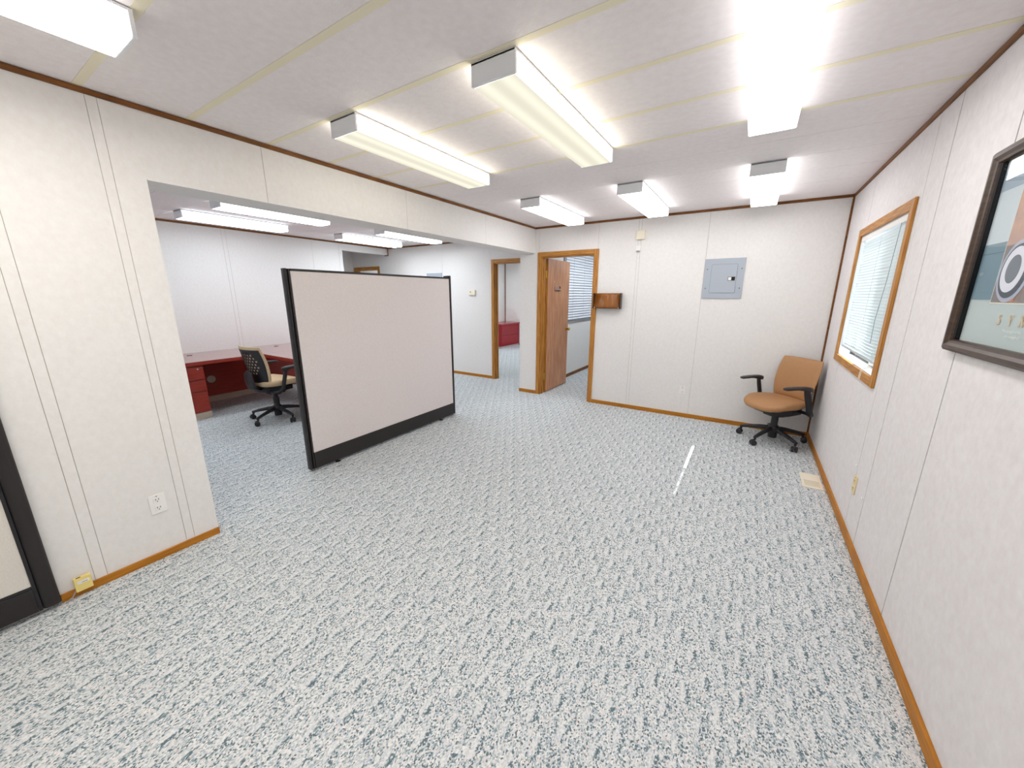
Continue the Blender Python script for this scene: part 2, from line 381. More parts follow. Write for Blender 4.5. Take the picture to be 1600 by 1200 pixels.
# block between the main back wall and the side room's back wall
o = MB().box(XLB, YB+0.12, 0, -2.795, YS+0.1, HC).build('wall_pier', M_wall); struct(o, 'short wall return behind the pier', 'wall')

# crown and base trims
def trim(name, label, *boxes, mat_=None, bevel=0.002):
    mb = MB()
    for b_ in boxes: mb.box(*b_)
    return struct(mb.build(name, mat_, bevel=bevel), label, 'trim')
CH = 0.026
trim('trim_1', 'brown ceiling trim along the beam', (XL, Y0, HC-CH, XL+0.013, YB, HC-0.0026), mat_=M_crown)
trim('trim_2', 'brown ceiling trim along the back wall', (XL+0.013, YB-0.013, HC-CH, XR-0.013, YB, HC-0.0005), mat_=M_crown)
trim('trim_3', 'brown ceiling trim along the right wall', (XR-0.013, Y0, HC-CH, XR, YB, HC-0.0026), mat_=M_crown)
trim('trim_4', 'brown corner trim between back and right walls', (XR-0.016, YB-0.016, 0.0, XR-0.0002, YB-0.0002, HC-CH), mat_=M_crown)
trim('trim_5', 'brown ceiling trim along the far side wall', (XF, Y0, HC-CH, XF+0.013, YS, HC-0.0005), mat_=M_crown)
trim('trim_6', 'brown ceiling trim along the side room rear wall', (XF+0.013, YS-0.013, HC-CH, XLB-0.005, YS, HC-0.0005), mat_=M_crown)
trim('trim_7', 'brown end trim of the beam over the hallway opening', (XF, YS-0.014, 2.285, XF+0.012, YS, HC-CH), (XF-0.10, YS-0.014, 2.279, XF+0.012, YS, 2.2935), mat_=M_crown)
trim('trim_8', 'dark corner strip in the room with the red cabinet', (-6.45, 9.78, 0, -6.43, 9.80, HC-0.001), mat_=M_crown)
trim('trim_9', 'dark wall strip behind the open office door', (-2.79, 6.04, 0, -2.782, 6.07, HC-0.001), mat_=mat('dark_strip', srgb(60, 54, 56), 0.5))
BH = 0.05
trim('baseboard_left', 'oak baseboard under the left wall', (XL, 0.112, 0, XL+0.012, 0.784, 0.042), mat_=M_base)
trim('baseboard_right', 'oak baseboard along the right wall', (XR-0.013, Y0, 0, XR, YB-0.013, 0.058), mat_=M_base)
trim('baseboard_back', 'oak baseboard along the back wall', (-1.79, YB-0.013, 0, XR-0.016, YB, BH), mat_=M_base)
trim('baseboard_pier', 'short oak baseboard on the pier', (XLB-0.004, YB-0.012, 0, -2.70, YB, BH), mat_=M_base)
trim('baseboard_side', 'oak baseboard along the side room rear wall', (-6.80, YS-0.012, 0, -3.886, YS, BH), mat_=M_base)
trim('baseboard_far', 'oak baseboard along the far side wall', (XF, Y0, 0, XF+0.012, 4.43, BH), mat_=M_base)
trim('baseboard_office', 'brown baseboard inside the small office', (-2.79, YB+0.13, 0, -2.778, 8.6, 0.06), mat_=M_crown)
trim('baseboard_room', 'oak baseboard in the room with the red cabinet', (-6.43, 9.788, 0, XLB, 9.80, BH), mat_=M_base)

# ------------------------------------------------------------------ doors
def casing(root, op, ywall, depth, cw=0.056, ct=0.014, skip_right=False):
    x0, x1, z0, z1 = op
    MB().box(x0-cw, ywall-ct, 0, x0+0.004, ywall+0.001, z1+cw).build('casing_upright', M_oakv, root, bevel=0.003)
    MB().box(x1-0.004, ywall-ct, 0, x1+cw, ywall+0.001, z1+cw).build('casing_upright', M_oakv, root, bevel=0.003)
    MB().box(x0+0.0042, ywall-ct, z1-0.004, x1-0.0042, ywall+0.001, z1+cw).build('casing_head', M_oakh, root, bevel=0.003)
    MB().box(x0, ywall+0.0012, 0, x0+0.016, ywall+depth, z1).build('jamb', M_oakv, root)
    MB().box(x1-0.016, ywall+0.0012, 0, x1, ywall+depth, z1).build('jamb', M_oakv, root)
    MB().box(x0+0.0162, ywall+0.0012, z1-0.016, x1-0.0162, ywall+depth, z1).build('head_jamb', M_oakh, root)
    for a in (x0+0.0162, x1-0.028): MB().box(a, ywall+0.045, 0, a+0.0118, ywall+0.075, z1-0.017).build('stop', M_oakv, root)
d1 = struct(empty('door_1', (0, 0, 0)), 'oak office door standing open in the back wall', 'door'); casing(d1, D1, YB, 0.12)
DX = -2.600
leaf = MB().box(DX-0.044, YB+0.135, 0.014, DX, YB+0.135+0.775, 2.022).build('door_leaf', [M_door], d1, bevel=0.002)
MB().box(DX-0.0442, YB+0.1335, 0.014, DX-0.0002, YB+0.1348, 2.022).build('edge_strip', M_oakv, leaf)
for z in (1.80, 0.26):
    MB().box(-2.6286, YB+0.078, z-0.05, -2.6225, YB+0.118, z+0.05).lathe((-2.620, YB+0.124, z), [(0.009, -0.052), (0.009, 0.052)], 10).build('hinge', M_brass, leaf)
kb = MB().lathe((DX, YB+0.845, 0.95), [(0.030, 0.0), (0.030, 0.006), (0.011, 0.010), (0.011, 0.030), (0.024, 0.036), (0.027, 0.048), (0.020, 0.060), (0.004, 0.064)], 16, ax=0).build('knob', M_brass, leaf, smooth=40)
kb['label'] = 'brass knob'
MB().lathe((DX-0.044, YB+0.845, 0.95), [(0.030, 0.0), (0.011, -0.010), (0.011, -0.030), (0.027, -0.045), (0.004, -0.062)], 16, ax=0).build('knob', M_brass, leaf, smooth=40)
pl = MB().box(DX, YB+0.36, 1.570, DX+0.008, YB+0.56, 1.628).build('name_plate', mat('plate_holder', srgb(168, 132, 122), 0.35, 0.5), leaf, bevel=0.001)
MB().box(DX+0.008, YB+0.36, 1.566, DX+0.013, YB+0.56, 1.574).build('plate_ledge', M_dark, pl)
MB().box(DX, YB+0.525, 1.60, DX+0.014, YB+0.545, 1.632).build('plate_tab', M_dark, pl)
for yy, zz in ((0.35, 1.70), (0.42, 1.27)): MB().lathe((DX, YB+yy, zz), [(0.008, 0), (0.007, 0.004)], 8, ax=0).build('screw_head', M_whitep, leaf)
d2 = struct(empty('door_2'), 'oak framed doorway to the room with the red cabinet', 'doorway'); casing(d2, D2, YS, 0.10)
d3 = struct(empty('door_3'), 'oak framed doorway at the end of the hallway', 'doorway'); casing(d3, D3, YS, 0.10)

# ------------------------------------------------------------------ window with venetian blind
wn = struct(empty('window_1'), 'oak framed sliding window in the right wall', 'window')
y0, y1, z0, z1 = WIN; CW = 0.058; CT = 0.016
MB().box(XR-CT, y0-CW, z0-CW, XR, y0, z1+CW).build('casing_upright', M_oakv, wn, bevel=0.003)
MB().box(XR-CT, y1, z0-CW, XR, y1+CW, z1+CW).build('casing_upright', M_oakv, wn, bevel=0.003)
MB().box(XR-CT, y0+0.0003, z1, XR, y1-0.0003, z1+CW).build('casing_head', M_oakh, wn, bevel=0.003)
MB().box(XR-CT, y0+0.0003, z0-CW, XR, y1-0.0003, z0).build('casing_sill', M_oakh, wn, bevel=0.003)
mb = MB()
for b_ in ((XR, y0-0.001, z0-0.001, XR+0.075, y0+0.006, z1+0.001), (XR, y1-0.006, z0-0.001, XR+0.075, y1+0.001, z1+0.001), (XR, y0+0.006, z1-0.006, XR+0.075, y1-0.006, z1+0.001), (XR, y0+0.006, z0-0.001, XR+0.075, y1-0.006, z0+0.003)): mb.box(*b_)
mb.build('reveal', M_white, wn)
def sash(ya, yb, x, nm):
    mb = MB(); s = 0.028
    for b_ in ((x, ya, z0+0.006, x+0.024, ya+s, z1-0.006), (x, yb-s, z0+0.006, x+0.024, yb, z1-0.006), (x, ya+s, z0+0.006, x+0.024, yb-s, z0+0.02), (x, ya+s, z1-s, x+0.024, yb-s, z1-0.006)): mb.box(*b_)
    q = mb.build(nm, M_white, wn, bevel=0.002)
    MB().box(x+0.010, ya+s, z0+0.02, x+0.014, yb-s, z1-s).build('pane', M_glass, q)
ym = 3.64
sash(y0+0.006, ym+0.016, XR+0.078, 'sash'); sash(ym-0.016, y1-0.006, XR+0.104, 'sash')
MB().box(XR+0.132, y0+0.006, z0+0.004, XR+0.1325, ym, z1-0.006).build('screen', M_screen, wn)

vb = tag(empty('venetian_blind', (XR+0.020, (y0+y1)/2, 0)), 'white venetian blind lowered in the oak framed window', 'blind')
L2 = (y1-y0)/2 - 0.012
MB().box(-0.020, -L2, 1.932, 0.022, L2, 1.968).build('head_rail', M_whitep, vb, bevel=0.002)
MB().box(-0.011, -L2+0.002, 1.078, 0.010, L2-0.002, 1.092).build('bottom_rail', mat('blind_rail', srgb(186, 196, 198), 0.4), vb, bevel=0.003)
sl = MB(); n = 5
for k in range(n+1):
    t = -1 + 2*k/n; sl.v += [(0.0125*t, -L2+0.004, 0.0022*(1-t*t)), (0.0125*t, L2-0.004, 0.0022*(1-t*t))]
for k in range(n): sl.f.append((2*k, 2*k+1, 2*k+3, 2*k+2)); sl.mi.append(0)
sme = sl.mesh('slat', M_slat)
zz = 1.106; 
while zz < 1.928:
    o = D.objects.new('slat', sme); COL.objects.link(o); o.parent = vb; o.location = (0, 0, zz); o.rotation_euler = (0, math.radians(70), 0); zz += 0.0212
for yy in (-L2+0.12, 0.0, L2-0.12): MB().box(-0.0145, yy-0.0012, 1.07, -0.0135, yy+0.0012, 1.94).build('ladder_cord', M_whitep, vb)
MB().tube([(-0.022, -L2+0.14, 1.93), (-0.024, -L2+0.17, 1.6), (-0.023, -L2+0.24, 1.35), (-0.024, -L2+0.22, 1.2)], 0.0016, 6).build('tilt_cord', mat('cord_grey', srgb(150, 165, 165), 0.6), vb)
for dy in (0.0, 0.028): MB().tube([(-0.0180, -L2+0.10+dy, 1.07), (-0.060, -L2+0.10+dy, 1.035), (-0.0625, -L2+0.102+dy, 0.975)], 0.002, 6).build('pull_cord', M_cream, vb)

# office blinds (seen through door 1)
ob = tag(empty('office_blind', (-2.765, 6.93, 0)), 'wide white slatted blind on the wall inside the small office', 'blind')
OL = 0.83
MB().box(-0.020, -OL, 2.245, 0.035, OL, 2.30).build('head_rail', M_whitep, ob, bevel=0.003)
MB().box(-0.012, -OL, 1.045, 0.014, OL, 1.066).build('bottom_rail', mat('rail_grey', srgb(120, 126, 136), 0.4), ob, bevel=0.002)
sl = MB().box(-0.0012, -OL, -0.0225, 0.0012, OL, 0.0225); ome = sl.mesh('slat', M_slat2)
zz = 1.092
while zz < 2.24:
    o = D.objects.new('slat', ome); COL.objects.link(o); o.parent = ob; o.location = (0, 0, zz); o.rotation_euler = (0, math.radians(-26), 0); zz += 0.0465
for yy in (-0.5, 0.0, 0.5): MB().box(0.0055, yy-0.002, 1.06, 0.007, yy+0.002, 2.26).build('ladder_cord', mat('tape_grey', srgb(206, 210, 220), 0.6), ob)

# ------------------------------------------------------------------ ceiling lights
FW, FH = 0.108, 0.088
def fixture(x, ya, yb, kind, label):
    root = tag(empty('ceiling_light', (x, (ya+yb)/2, HC)), label, 'ceiling light', 'wraparound fluorescent ceiling lights')
    h = (yb-ya)/2
    ground = MB().box(-FW+0.002, -h, -0.012, FW-0.002, h, -0.003)
    ground.build('mounting_tray', M_white, root)
    for s in (-1, 1):
        MB().box(-FW, s*h-s*0.014, -FH, FW, s*h, -0.003).build('end_cap', M_white, root, bevel=0.003)
    i = h - 0.0145
    mb = MB(); c = 0.006
    prof = [(-FW+0.002, -0.0122), (-FW+0.002, -FH+c), (-FW+c+0.002, -FH+0.001), (FW-c-0.002, -FH+0.001), (FW-0.002, -FH+c), (FW-0.002, -0.0122)]
    vs_ = [(a, -i, z) for a, z in prof] + [(a, i, z) for a, z in prof]
    for k in range(5):
        mb.cur = 1 if k == 2 else 0
        mb.add([vs_[k], vs_[k+1], vs_[6+k+1], vs_[6+k]], [(0, 1, 2, 3)])
    if kind == 'warm': ms = [M_lens_wside, M_lens_wbot]
    elif kind == 'cool': ms = [M_lens_cs, M_lens_c]
    elif kind == 'neutral_mid': ms = [M_lens_ns3, M_lens_n3]
    elif kind == 'cool_dim': ms = [M_lens_cs, M_lens_c2]
    elif kind == 'neutral_dim': ms = [M_lens_ns, M_lens_n2]
    elif kind == 'warm_bright': ms = [M_lens_ws, M_lens_w1]
    elif kind == 'warm_full': ms = [M_lens_ws, M_lens_w]
    else: ms = [M_lens_ns, M_lens_n]
    mb.build('lens', ms, root)
    return root
fixture(-1.985, 1.43, 2.64, 'warm', 'warm glowing ceiling light nearest the beam, in the front row')
fixture(-1.00, 1.43, 2.64, 'warm', 'warm glowing ceiling light, middle one of the front row')
fixture(-0.03, 1.43, 2.64, 'neutral_mid', 'white ceiling light of the front row nearest the window wall')
fixture(-1.985, 3.46, 4.63, 'neutral_dim', 'white ceiling light above the open oak door')
fixture(-1.01, 3.46, 4.63, 'neutral_dim', 'white ceiling light, middle one of the rear row')
fixture(-0.03, 3.46, 4.63, 'neutral_dim', 'white ceiling light of the rear row nearest the corner with the tan chair')
for i, (x, nm) in enumerate(((-1.985, 'by the left wall'), (-1.0, 'in the middle'), (-0.03, 'by the right wall'))):
    fixture(x, -0.62, 0.59, ('warm_bright', 'warm_full', 'neutral_mid')[i], 'unseen white ceiling light added overhead of the viewer ' + nm)  # unseen row added to light the near walls and beam
fixture(-5.66, 1.82, 3.0, 'cool_dim', 'side room ceiling light nearest the cherry desk wall, front one')
fixture(-4.68, 1.82, 3.0, 'cool_dim', 'side room ceiling light nearest the beam, front one')
fixture(-5.66, 3.81, 5.02, 'cool', 'side room ceiling light by the hallway opening, rear one')
fixture(-4.68, 3.81, 5.02, 'cool', 'side room ceiling light nearest the beam, rear one')
for x, nm in ((-5.66, 'over the desk end'), (-4.68, 'behind the left wall')): fixture(x, -0.4, 0.8, 'cool_dim', 'unseen side room ceiling light added ' + nm)  # extra lamps out of view, added for side room ambient light
fixture(-1.9, 5.7, 6.9, 'cool', 'unseen ceiling light added inside the small office near its door')  # office has no visible fixture; this lamp is added to light it
fixture(-1.9, 7.1, 8.3, 'cool_dim', 'unseen ceiling light added deep inside the small office')  # second added lamp, out of view, for office brightness
fixture(-5.65, 7.66, 8.87, 'cool', 'ceiling light in the room with the red cabinet')
fixture(-4.3, 7.66, 8.87, 'cool', 'added ceiling light hidden in the room with the red cabinet, right one')  # extra lamp out of view, added to brighten the cabinet room
fixture(-4.3, 5.9, 7.1, 'cool', 'added ceiling light hidden in the room with the red cabinet, near one')  # another unseen lamp added because the room was too dark
fixture(-7.3, 6.4, 7.6, 'cool', 'unseen ceiling light added in the bright room past the hallway')  # unseen lamp added so the doorway reads bright white

# ------------------------------------------------------------------ partition panels
def partition(loc, rz, W, Hh, label, stile=0.045, base=0.155, feet=True, cap=True):
    """front faces local +x... panel runs along local y from 0 to W, front plane x=0, thickness to -x"""
    t = 0.058
    root = tag(empty('partition_panel', loc, rz), label, 'partition')
    zb = 0.022
    MB().box(-t+0.006, stile, base+0.012, -0.004, W-stile*0.8, Hh-0.018).build('fabric_panel', M_fab, root, bevel=0.002)
    def post(ya, yb, zt, nm):
        # rounded post in plan
        c = 0.014; e = min(0.012, (yb-ya)*0.3)
        s = [(-t-0.003+c, ya), (0.003-c, ya), (0.003, ya+e), (0.003, yb-e), (0.003-c, yb), (-t-0.003+c, yb), (-t-0.003, yb-e), (-t-0.003, ya+e)]
        return MB().prism(s, zb, zt).build(nm, M_blkf, root, smooth=50)
    a = post(0.0, 0.020, Hh, 'end_post')
    b_ = post(0.0205, stile, Hh-0.002, 'inner_stile')
    post(W-stile*0.8, W, Hh+(0.02 if cap else 0), 'end_post')
    MB().box(-t, stile+0.0003, Hh-0.018, 0.0, W-stile*0.8-0.0003, Hh).build('top_rail', M_blkf, root, bevel=0.003)
    MB().box(-t-0.002, stile+0.0003, zb, 0.001, W-stile*0.8-0.0003, base).build('base_panel', M_blkf, root, bevel=0.002)
    MB().box(-t-0.004, stile+0.0003, base, 0.004, W-stile*0.8-0.0003, base+0.012).build('base_rail', M_blkf, root, bevel=0.003)
    if cap: MB().box(-t-0.028, W-stile*0.8-0.006, Hh+0.004, -t, W-0.006, Hh+0.018).build('hook_cap', M_blkf, root, bevel=0.002)
    if feet:
        for yy in (0.26, W-0.26):
            MB().lathe((-t/2+0.010, yy, 0), [(0.022, 0.0), (0.022, 0.006), (0.007, 0.010), (0.007, 0.030)], 10).build('leveling_foot', M_blk, root)
            MB().box(-0.018, yy-0.014, 0.004, 0.012, yy+0.014, 0.010).build('foot_pad', M_blk, root)
    return root
partition((-3.056, 1.575, 0), 0, 1.905, 1.703, 'freestanding beige fabric partition panel with black frame in the wide opening')
lp = partition((XL+0.062, 0.113, 0), 0, -1.22, 1.703, 'black framed partition panel against the left wall at the left edge') if False else None
def left_panel():
    root = tag(empty('partition_panel', (XL+0.048, 0.111, 0)), 'black framed pale panel against the left wall, cut by the photo edge', 'partition')
    t = 0.040; W = 1.2; Hh = 1.703
    MB().box(-t, -W+0.07, 0.165, -0.010, -0.070, Hh-0.06).build('fabric_panel', mat('pale_fabric', srgb(226, 221, 212), 0.95, 0.1, noise=((220, 220, 220), 0.25, srgb(212, 206, 197))), root)
    def post(ya, yb):
        e = 0.018
        s = [(-t, ya), (-0.012, ya), (-0.002, ya+e*0.6), (0.0, ya+e*1.4), (0.0, yb-e*1.4), (-0.002, yb-e*0.6), (-0.012, yb), (-t, yb)]
        MB().prism(s, 0.026, Hh).build('end_post', M_blkf, root, smooth=50, bevel=0.003)
    post(-0.058, 0.0); post(-W, -W+0.058)
    MB().box(-t, -0.070, 0.026, -0.007, -0.0585, Hh).build('inner_stile', M_blk, root)
    MB().box(-t, -W+0.0585, 0.026, -0.007, -W+0.070, Hh).build('inner_stile', M_blk, root)
    MB().box(-t, -W+0.0705, 0.026, -0.004, -0.0705, 0.150).build('base_panel', M_blkf, root, bevel=0.003)
    MB().box(-t, -W+0.0705, 0.1503, -0.008, -0.0705, 0.1648).build('base_rail', M_blk, root, bevel=0.002)
    MB().box(-t, -W+0.0705, Hh-0.06, -0.004, -0.0705, Hh).build('top_rail', M_blkf, root, bevel=0.003)
    for yy in (-0.25, -W+0.25): MB().lathe((-t/2, yy, 0), [(0.018, 0.0), (0.018, 0.006), (0.006, 0.010), (0.006, 0.0265)], 10).build('leveling_foot', M_blk, root)
    return root
left_panel()

# ------------------------------------------------------------------ office chairs
def pill(nu, nv, f, th):
    """two-sided cushion; f(s,t)->(point, normal); th(s,t)-> half profile"""
    mb = MB(); F = []; B = []
    for j in range(nv+1):
        for i in range(nu+1):
            s = -1+2*i/nu; t = -1+2*j/nv; q, nn = f(s, t); h = th(s, t)
            F.append(Vector(q)+Vector(nn)*h); B.append(Vector(q))
    k = (nu+1)*(nv+1); vs_ = F+B; fs = []
    for j in range(nv):
        for i in range(nu):
            a = j*(nu+1)+i; fs.append((a, a+1, a+nu+2, a+nu+1)); fs.append((k+a, k+a+nu+1, k+a+nu+2, k+a+1))
    bd = [i for i in range(nu+1)] + [j*(nu+1)+nu for j in range(1, nv+1)] + [nv*(nu+1)+i for i in range(nu-1, -1, -1)] + [j*(nu+1) for j in range(nv-1, 0, -1)]
    for a, b_ in zip(bd, bd[1:]+bd[:1]): fs.append((a, k+a, k+b_, b_))
    return mb.add(vs_, fs)
BKZ, BKH = 0.455, 0.43
def back_pt(s, t, off=0.0, kx=0.16, grow=0.0):
    u = s*math.sqrt(1-kx*t*t); v = t*math.sqrt(1-kx*s*s)
    hw = (0.205 + 0.024*(v+1)/2 + 0.012*(1-v*v)) * (1+grow)
    x = u*hw
    v2 = (v+1)/2
    z = BKZ + v2*BKH + 0.022*max(0, v)*u*u - 0.008
    y = -0.205 - 0.070*v2**1.5 - 0.035*math.sin(math.pi*v2) *0.2 + 0.075*u*u*(0.35+0.65*(1-v2*0.35)) - 0.018*math.exp(-((v2-0.30)/0.25)**2) + 0.02*math.exp(-((v2-0.30)/0.3)**2)
    return Vector((x, y+off, z))
def make_chair(loc, rz, um, legs, label, R=0.30, lift=0.0):
    root = tag(empty('office_chair', loc, rz), label, 'chair')
    # base
    MB().lathe((0,0,0), [(0.030, 0.040), (0.040, 0.044), (0.043, 0.105), (0.048, 0.110), (0.052, 0.150), (0.044, 0.170), (0.036, 0.178)], 20).build('base_hub', M_blk, root, smooth=40)
    for ang in legs:
        a = math.radians(ang) - rz; c_, s_ = math.cos(a), math.sin(a)
        P = lambda r_, z: (c_*r_, s_*r_, z)
        leg = MB().tube([P(0.028, 0.138), P(0.12, 0.130), P(0.22, 0.110), P(R-0.02, 0.094), P(R+0.004, 0.088)], [0.022, 0.024, 0.021, 0.019, 0.015], 10, ry=[0.028, 0.022, 0.018, 0.016, 0.013]).tube([P(R-0.006, 0.100), P(R-0.006, 0.062)], 0.012, 8).build('base_leg', M_blk, root, smooth=45)
        # twin wheel castor, swivelled a little
        sw = a + 0.9*math.sin(ang); tx, ty = -math.sin(sw), math.cos(sw); fx, fy = math.cos(sw), math.sin(sw)
        cx, cy = c_*(R-0.006)+fx*0.012, s_*(R-0.006)+fy*0.012
        mb = MB()
        for sd in (-1, 1):
            mb.tube([(cx+tx*sd*0.007, cy+ty*sd*0.007, 0.028), (cx+tx*sd*0.011, cy+ty*sd*0.011, 0.028), (cx+tx*sd*0.024, cy+ty*sd*0.024, 0.028), (cx+tx*sd*0.029, cy+ty*sd*0.029, 0.028)], [0.024, 0.028, 0.028, 0.020], 14)
        mb.tube([(cx-tx*0.008, cy-ty*0.008, 0.040), (cx+tx*0.008, cy+ty*0.008, 0.040)], 0.024, 12)
        mb.build('castor', M_blk, leg, smooth=45)
    MB().lathe((0,0,0), [(0.032, 0.170), (0.032, 0.27), (0.024, 0.272), (0.024, 0.36)], 16).build('gas_column', M_blk, root, smooth=40)
    # mechanism + pan
    mb = MB().prism([(-0.13,-0.17),(0.13,-0.17),(0.16,-0.02),(0.13,0.15),(-0.13,0.15),(-0.16,-0.02)], 0.318, 0.388)
    mb.prism([(-0.08,-0.10),(0.08,-0.10),(0.09,0.0),(0.07,0.09),(-0.07,0.09),(-0.09,0.0)], 0.285, 0.319)
    mb.build('tilt_mechanism', M_blk, root, bevel=0.006)
    MB().tube([(0.09, 0.02, 0.362), (0.20, 0.05, 0.360), (0.235, 0.055, 0.358)], [0.006, 0.006, 0.011], 8).build('lever', M_blk, root, smooth=40)
    def plan(th, sc_):
        n_ = 3.0; c_, s_ = math.cos(th), math.sin(th)
        rr = (abs(c_)**n_ + abs(s_)**n_)**(-1/n_)
        x_ = 0.252*rr*c_*sc_; y_ = (0.235*rr*s_ + (0.022*(1-c_*c_) if s_ > 0 else 0))*sc_
        return x_*(1.0 if s_ > 0 else 1-0.10*abs(s_)), y_+0.03
    def zs(x_, y_): 
        f_ = max(0.0, (y_-0.05)/0.2); return -0.030*f_*f_ + 0.012*(x_/0.25)**2*(1 if y_ < 0.15 else 0.5)
    rg = []
    for sc_, zt in ((0.72, 0.388), (0.86, 0.392), (0.965, 0.410), (1.0, 0.430), (0.995, 0.446), (0.96, 0.459), (0.88, 0.466), (0.70, 0.468), (0.45, 0.464), (0.2, 0.462)):
        ring = []
        for k in range(40):
            th = 2*math.pi*k/40; a_, b_ = plan(th, sc_); ring.append((a_, b_, zt + zs(a_, b_)))
        rg.append(ring)
    MB().rings(rg).build('seat_cushion', um, root, smooth=60)
    rg = [[(lambda q: (q[0], q[1], zt+zs(*q)))(plan(2*math.pi*k/32, sc_)) for k in range(32)] for sc_, zt in ((0.5, 0.379), (0.80, 0.382), (0.84, 0.392), (0.5, 0.394))]
    MB().rings(rg).build('seat_pan', M_blk, root, smooth=40)
    # backrest cushion and perforated shell
    def f(s, t): return back_pt(s, t), Vector((0, 1, 0.15)).normalized()
    pill(18, 18, f, lambda s, t: 0.010 + 0.026*(max(0, 1-abs(s)**5))**0.6*(max(0, 1-abs(t)**5))**0.6).build('backrest_cushion', um, root, smooth=60)
    nu, nv = 17, 22; mb = MB(); V = [back_pt(0.90*(-1+2*i/nu), -1+1.84*j/nv, -0.004) for j in range(nv+1) for i in range(nu+1)]
    mb.v = [tuple(q) for q in V]
    for j in range(nv):
        for i in range(nu):
            s = -1+2*(i+0.5)/nu; t = -1+2*(j+0.5)/nv
            hole = (s/0.66)**2 + ((t-0.16)/0.72)**2 < 1 and j % 2 == 0 and (i + (j//2)) % 2 == 0
            if t > 0.86: hole = False
            if hole: continue
            a = j*(nu+1)+i; mb.f.append((a, a+1, a+nu+2, a+nu+1)); mb.mi.append(0)
    sh = mb.build('backrest_shell', M_blk, root, smooth=60)
    so_ = sh.modifiers.new('thick', 'SOLIDIFY'); so_.thickness = 0.005; so_.offset = 1 if False else -1
    # spine bracket
    MB().tube([(0, -0.13, 0.362), (0, -0.20, 0.365), (0, -0.255, 0.40), (0, -0.268, 0.47), (0, -0.272, 0.56), (0, -0.268, 0.60)], [0.045, 0.055, 0.085, 0.10, 0.085, 0.03], 14, ry=[0.018, 0.020, 0.022, 0.018, 0.014, 0.008]).build('back_bracket', M_blk, root, smooth=50)
    for sd in (-1, 1):
        arm = MB().tube([(sd*0.09, -0.10, 0.362), (sd*0.20, -0.14, 0.358), (sd*0.275, -0.11, 0.362), (sd*0.292, -0.065, 0.40), (sd*0.290, -0.045, 0.48), (sd*0.286, -0.020, 0.56), (sd*0.284, -0.002, 0.625)], [0.020, 0.020, 0.024, 0.028, 0.028, 0.029, 0.026], 12, ry=[0.015, 0.015, 0.019, 0.021, 0.020, 0.020, 0.018]).build('armrest', M_blk, root, smooth=50)
        rg = []
        for yy, hw, zt, zb in ((-0.050, 0.012, 0.640, 0.622), (-0.040, 0.028, 0.650, 0.604), (0.0, 0.036, 0.657, 0.606), (0.05, 0.038, 0.658, 0.622), (0.12, 0.038, 0.657, 0.630), (0.19, 0.037, 0.654, 0.628), (0.225, 0.030, 0.649, 0.626), (0.238, 0.012, 0.643, 0.630)):
            ring = []
            for k in range(14):
                th = 2*math.pi*k/14; ca, sa = math.cos(th), math.sin(th)
                ring.append((sd*0.284 - sd*0.02*max(0, yy)/0.24 + hw*math.copysign(abs(ca)**0.7, ca), yy, (zt+zb)/2 + (zt-zb)/2*math.copysign(abs(sa)**0.7, sa)))
            rg.append(ring)
        MB().rings(rg).build('arm_pad', M_blk, arm, smooth=50)
    for ch in root.children:
        if ch.name.split('.')[0] in ('seat_cushion', 'seat_pan', 'backrest_cushion', 'backrest_shell', 'back_bracket', 'tilt_mechanism', 'lever', 'armrest'):
            ch.location.z += lift*(0.55 if ch.name.startswith('armrest') else 1)
    return root
def face(deg): return math.radians(deg-90)
make_chair((0.352, 4.625, 0), face(223), M_tan, [166.6, 238, -52.3, 22.5, 94.5], 'tan upholstered office chair in the corner below the window')
make_chair((-4.83, 2.185, 0), face(95), M_beige, [-143, -70, 4, 78, 150], 'beige office chair with perforated black back at the cherry desk', lift=0.05)

# ------------------------------------------------------------------ cherry desk
dk = tag(empty('desk', (-5.57, 1.33, 0)), 'long cherry desk with drawer pedestal against the far wall', 'desk')
def db(nm, mt, x0_, y0_, z0_, x1_, y1_, z1_, par=dk, bev=0.002):
    return MB().box(x0_+5.57, y0_-1.33, z0_, x1_+5.57, y1_-1.33, z1_).build(nm, mt, par, bevel=bev)
ZT = 0.715
db('main_top', M_cherryt, -6.485, 1.26, ZT-0.006, -5.555, 3.45, ZT)
db('main_edge', M_cherry, -6.485, 1.26, 0.672, -5.556, 3.4498, ZT-0.0063)
dr_ = tag(empty('desk_return', (-5.57, 1.33, 0)), 'cherry desk return jutting out beside the beige chair', 'desk')
db('return_top', M_cherryt, -5.5548, 2.435, ZT-0.006, -4.32, 3.45, ZT, par=dr_)
db('return_edge', M_cherry, -5.5555, 2.436, 0.672, -4.3205, 3.4498, ZT-0.0063, par=dr_)
db('modesty_panel', M_cherry, -6.44, 1.765, 0.083, -6.42, 3.40, 0.6715)
db('plinth', M_plinth, -6.445, 1.765, 0.0, -6.415, 3.40, 0.0825)
db('modesty_panel', M_cherry, -5.55, 3.38, 0.083, -4.37, 3.40, 0.6715, par=dr_)
db('plinth', M_plinth, -5.55, 3.375, 0.0, -4.37, 3.405, 0.0825, par=dr_)
db('end_panel', M_cherry, -4.365, 2.47, 0.0, -4.335, 3.43, 0.6715, par=dr_)
ped = db('pedestal', M_cherry, -6.44, 1.335, 0.0823, -5.592, 1.758, 0.6715)
db('plinth', M_plinth, -6.44, 1.335, 0.0, -5.575, 1.758, 0.082)
for za, zb_, hnd in ((0.495, 0.648, True), (0.352, 0.482, False), (0.088, 0.340, False)):
    dr = db('drawer', M_cherry, -5.5915, 1.338, za, -5.573, 1.755, zb_, par=ped)
    db('drawer_lip', M_cherryt, -5.5728, 1.342, zb_-0.006, -5.571, 1.752, zb_-0.002, par=dr, bev=None)
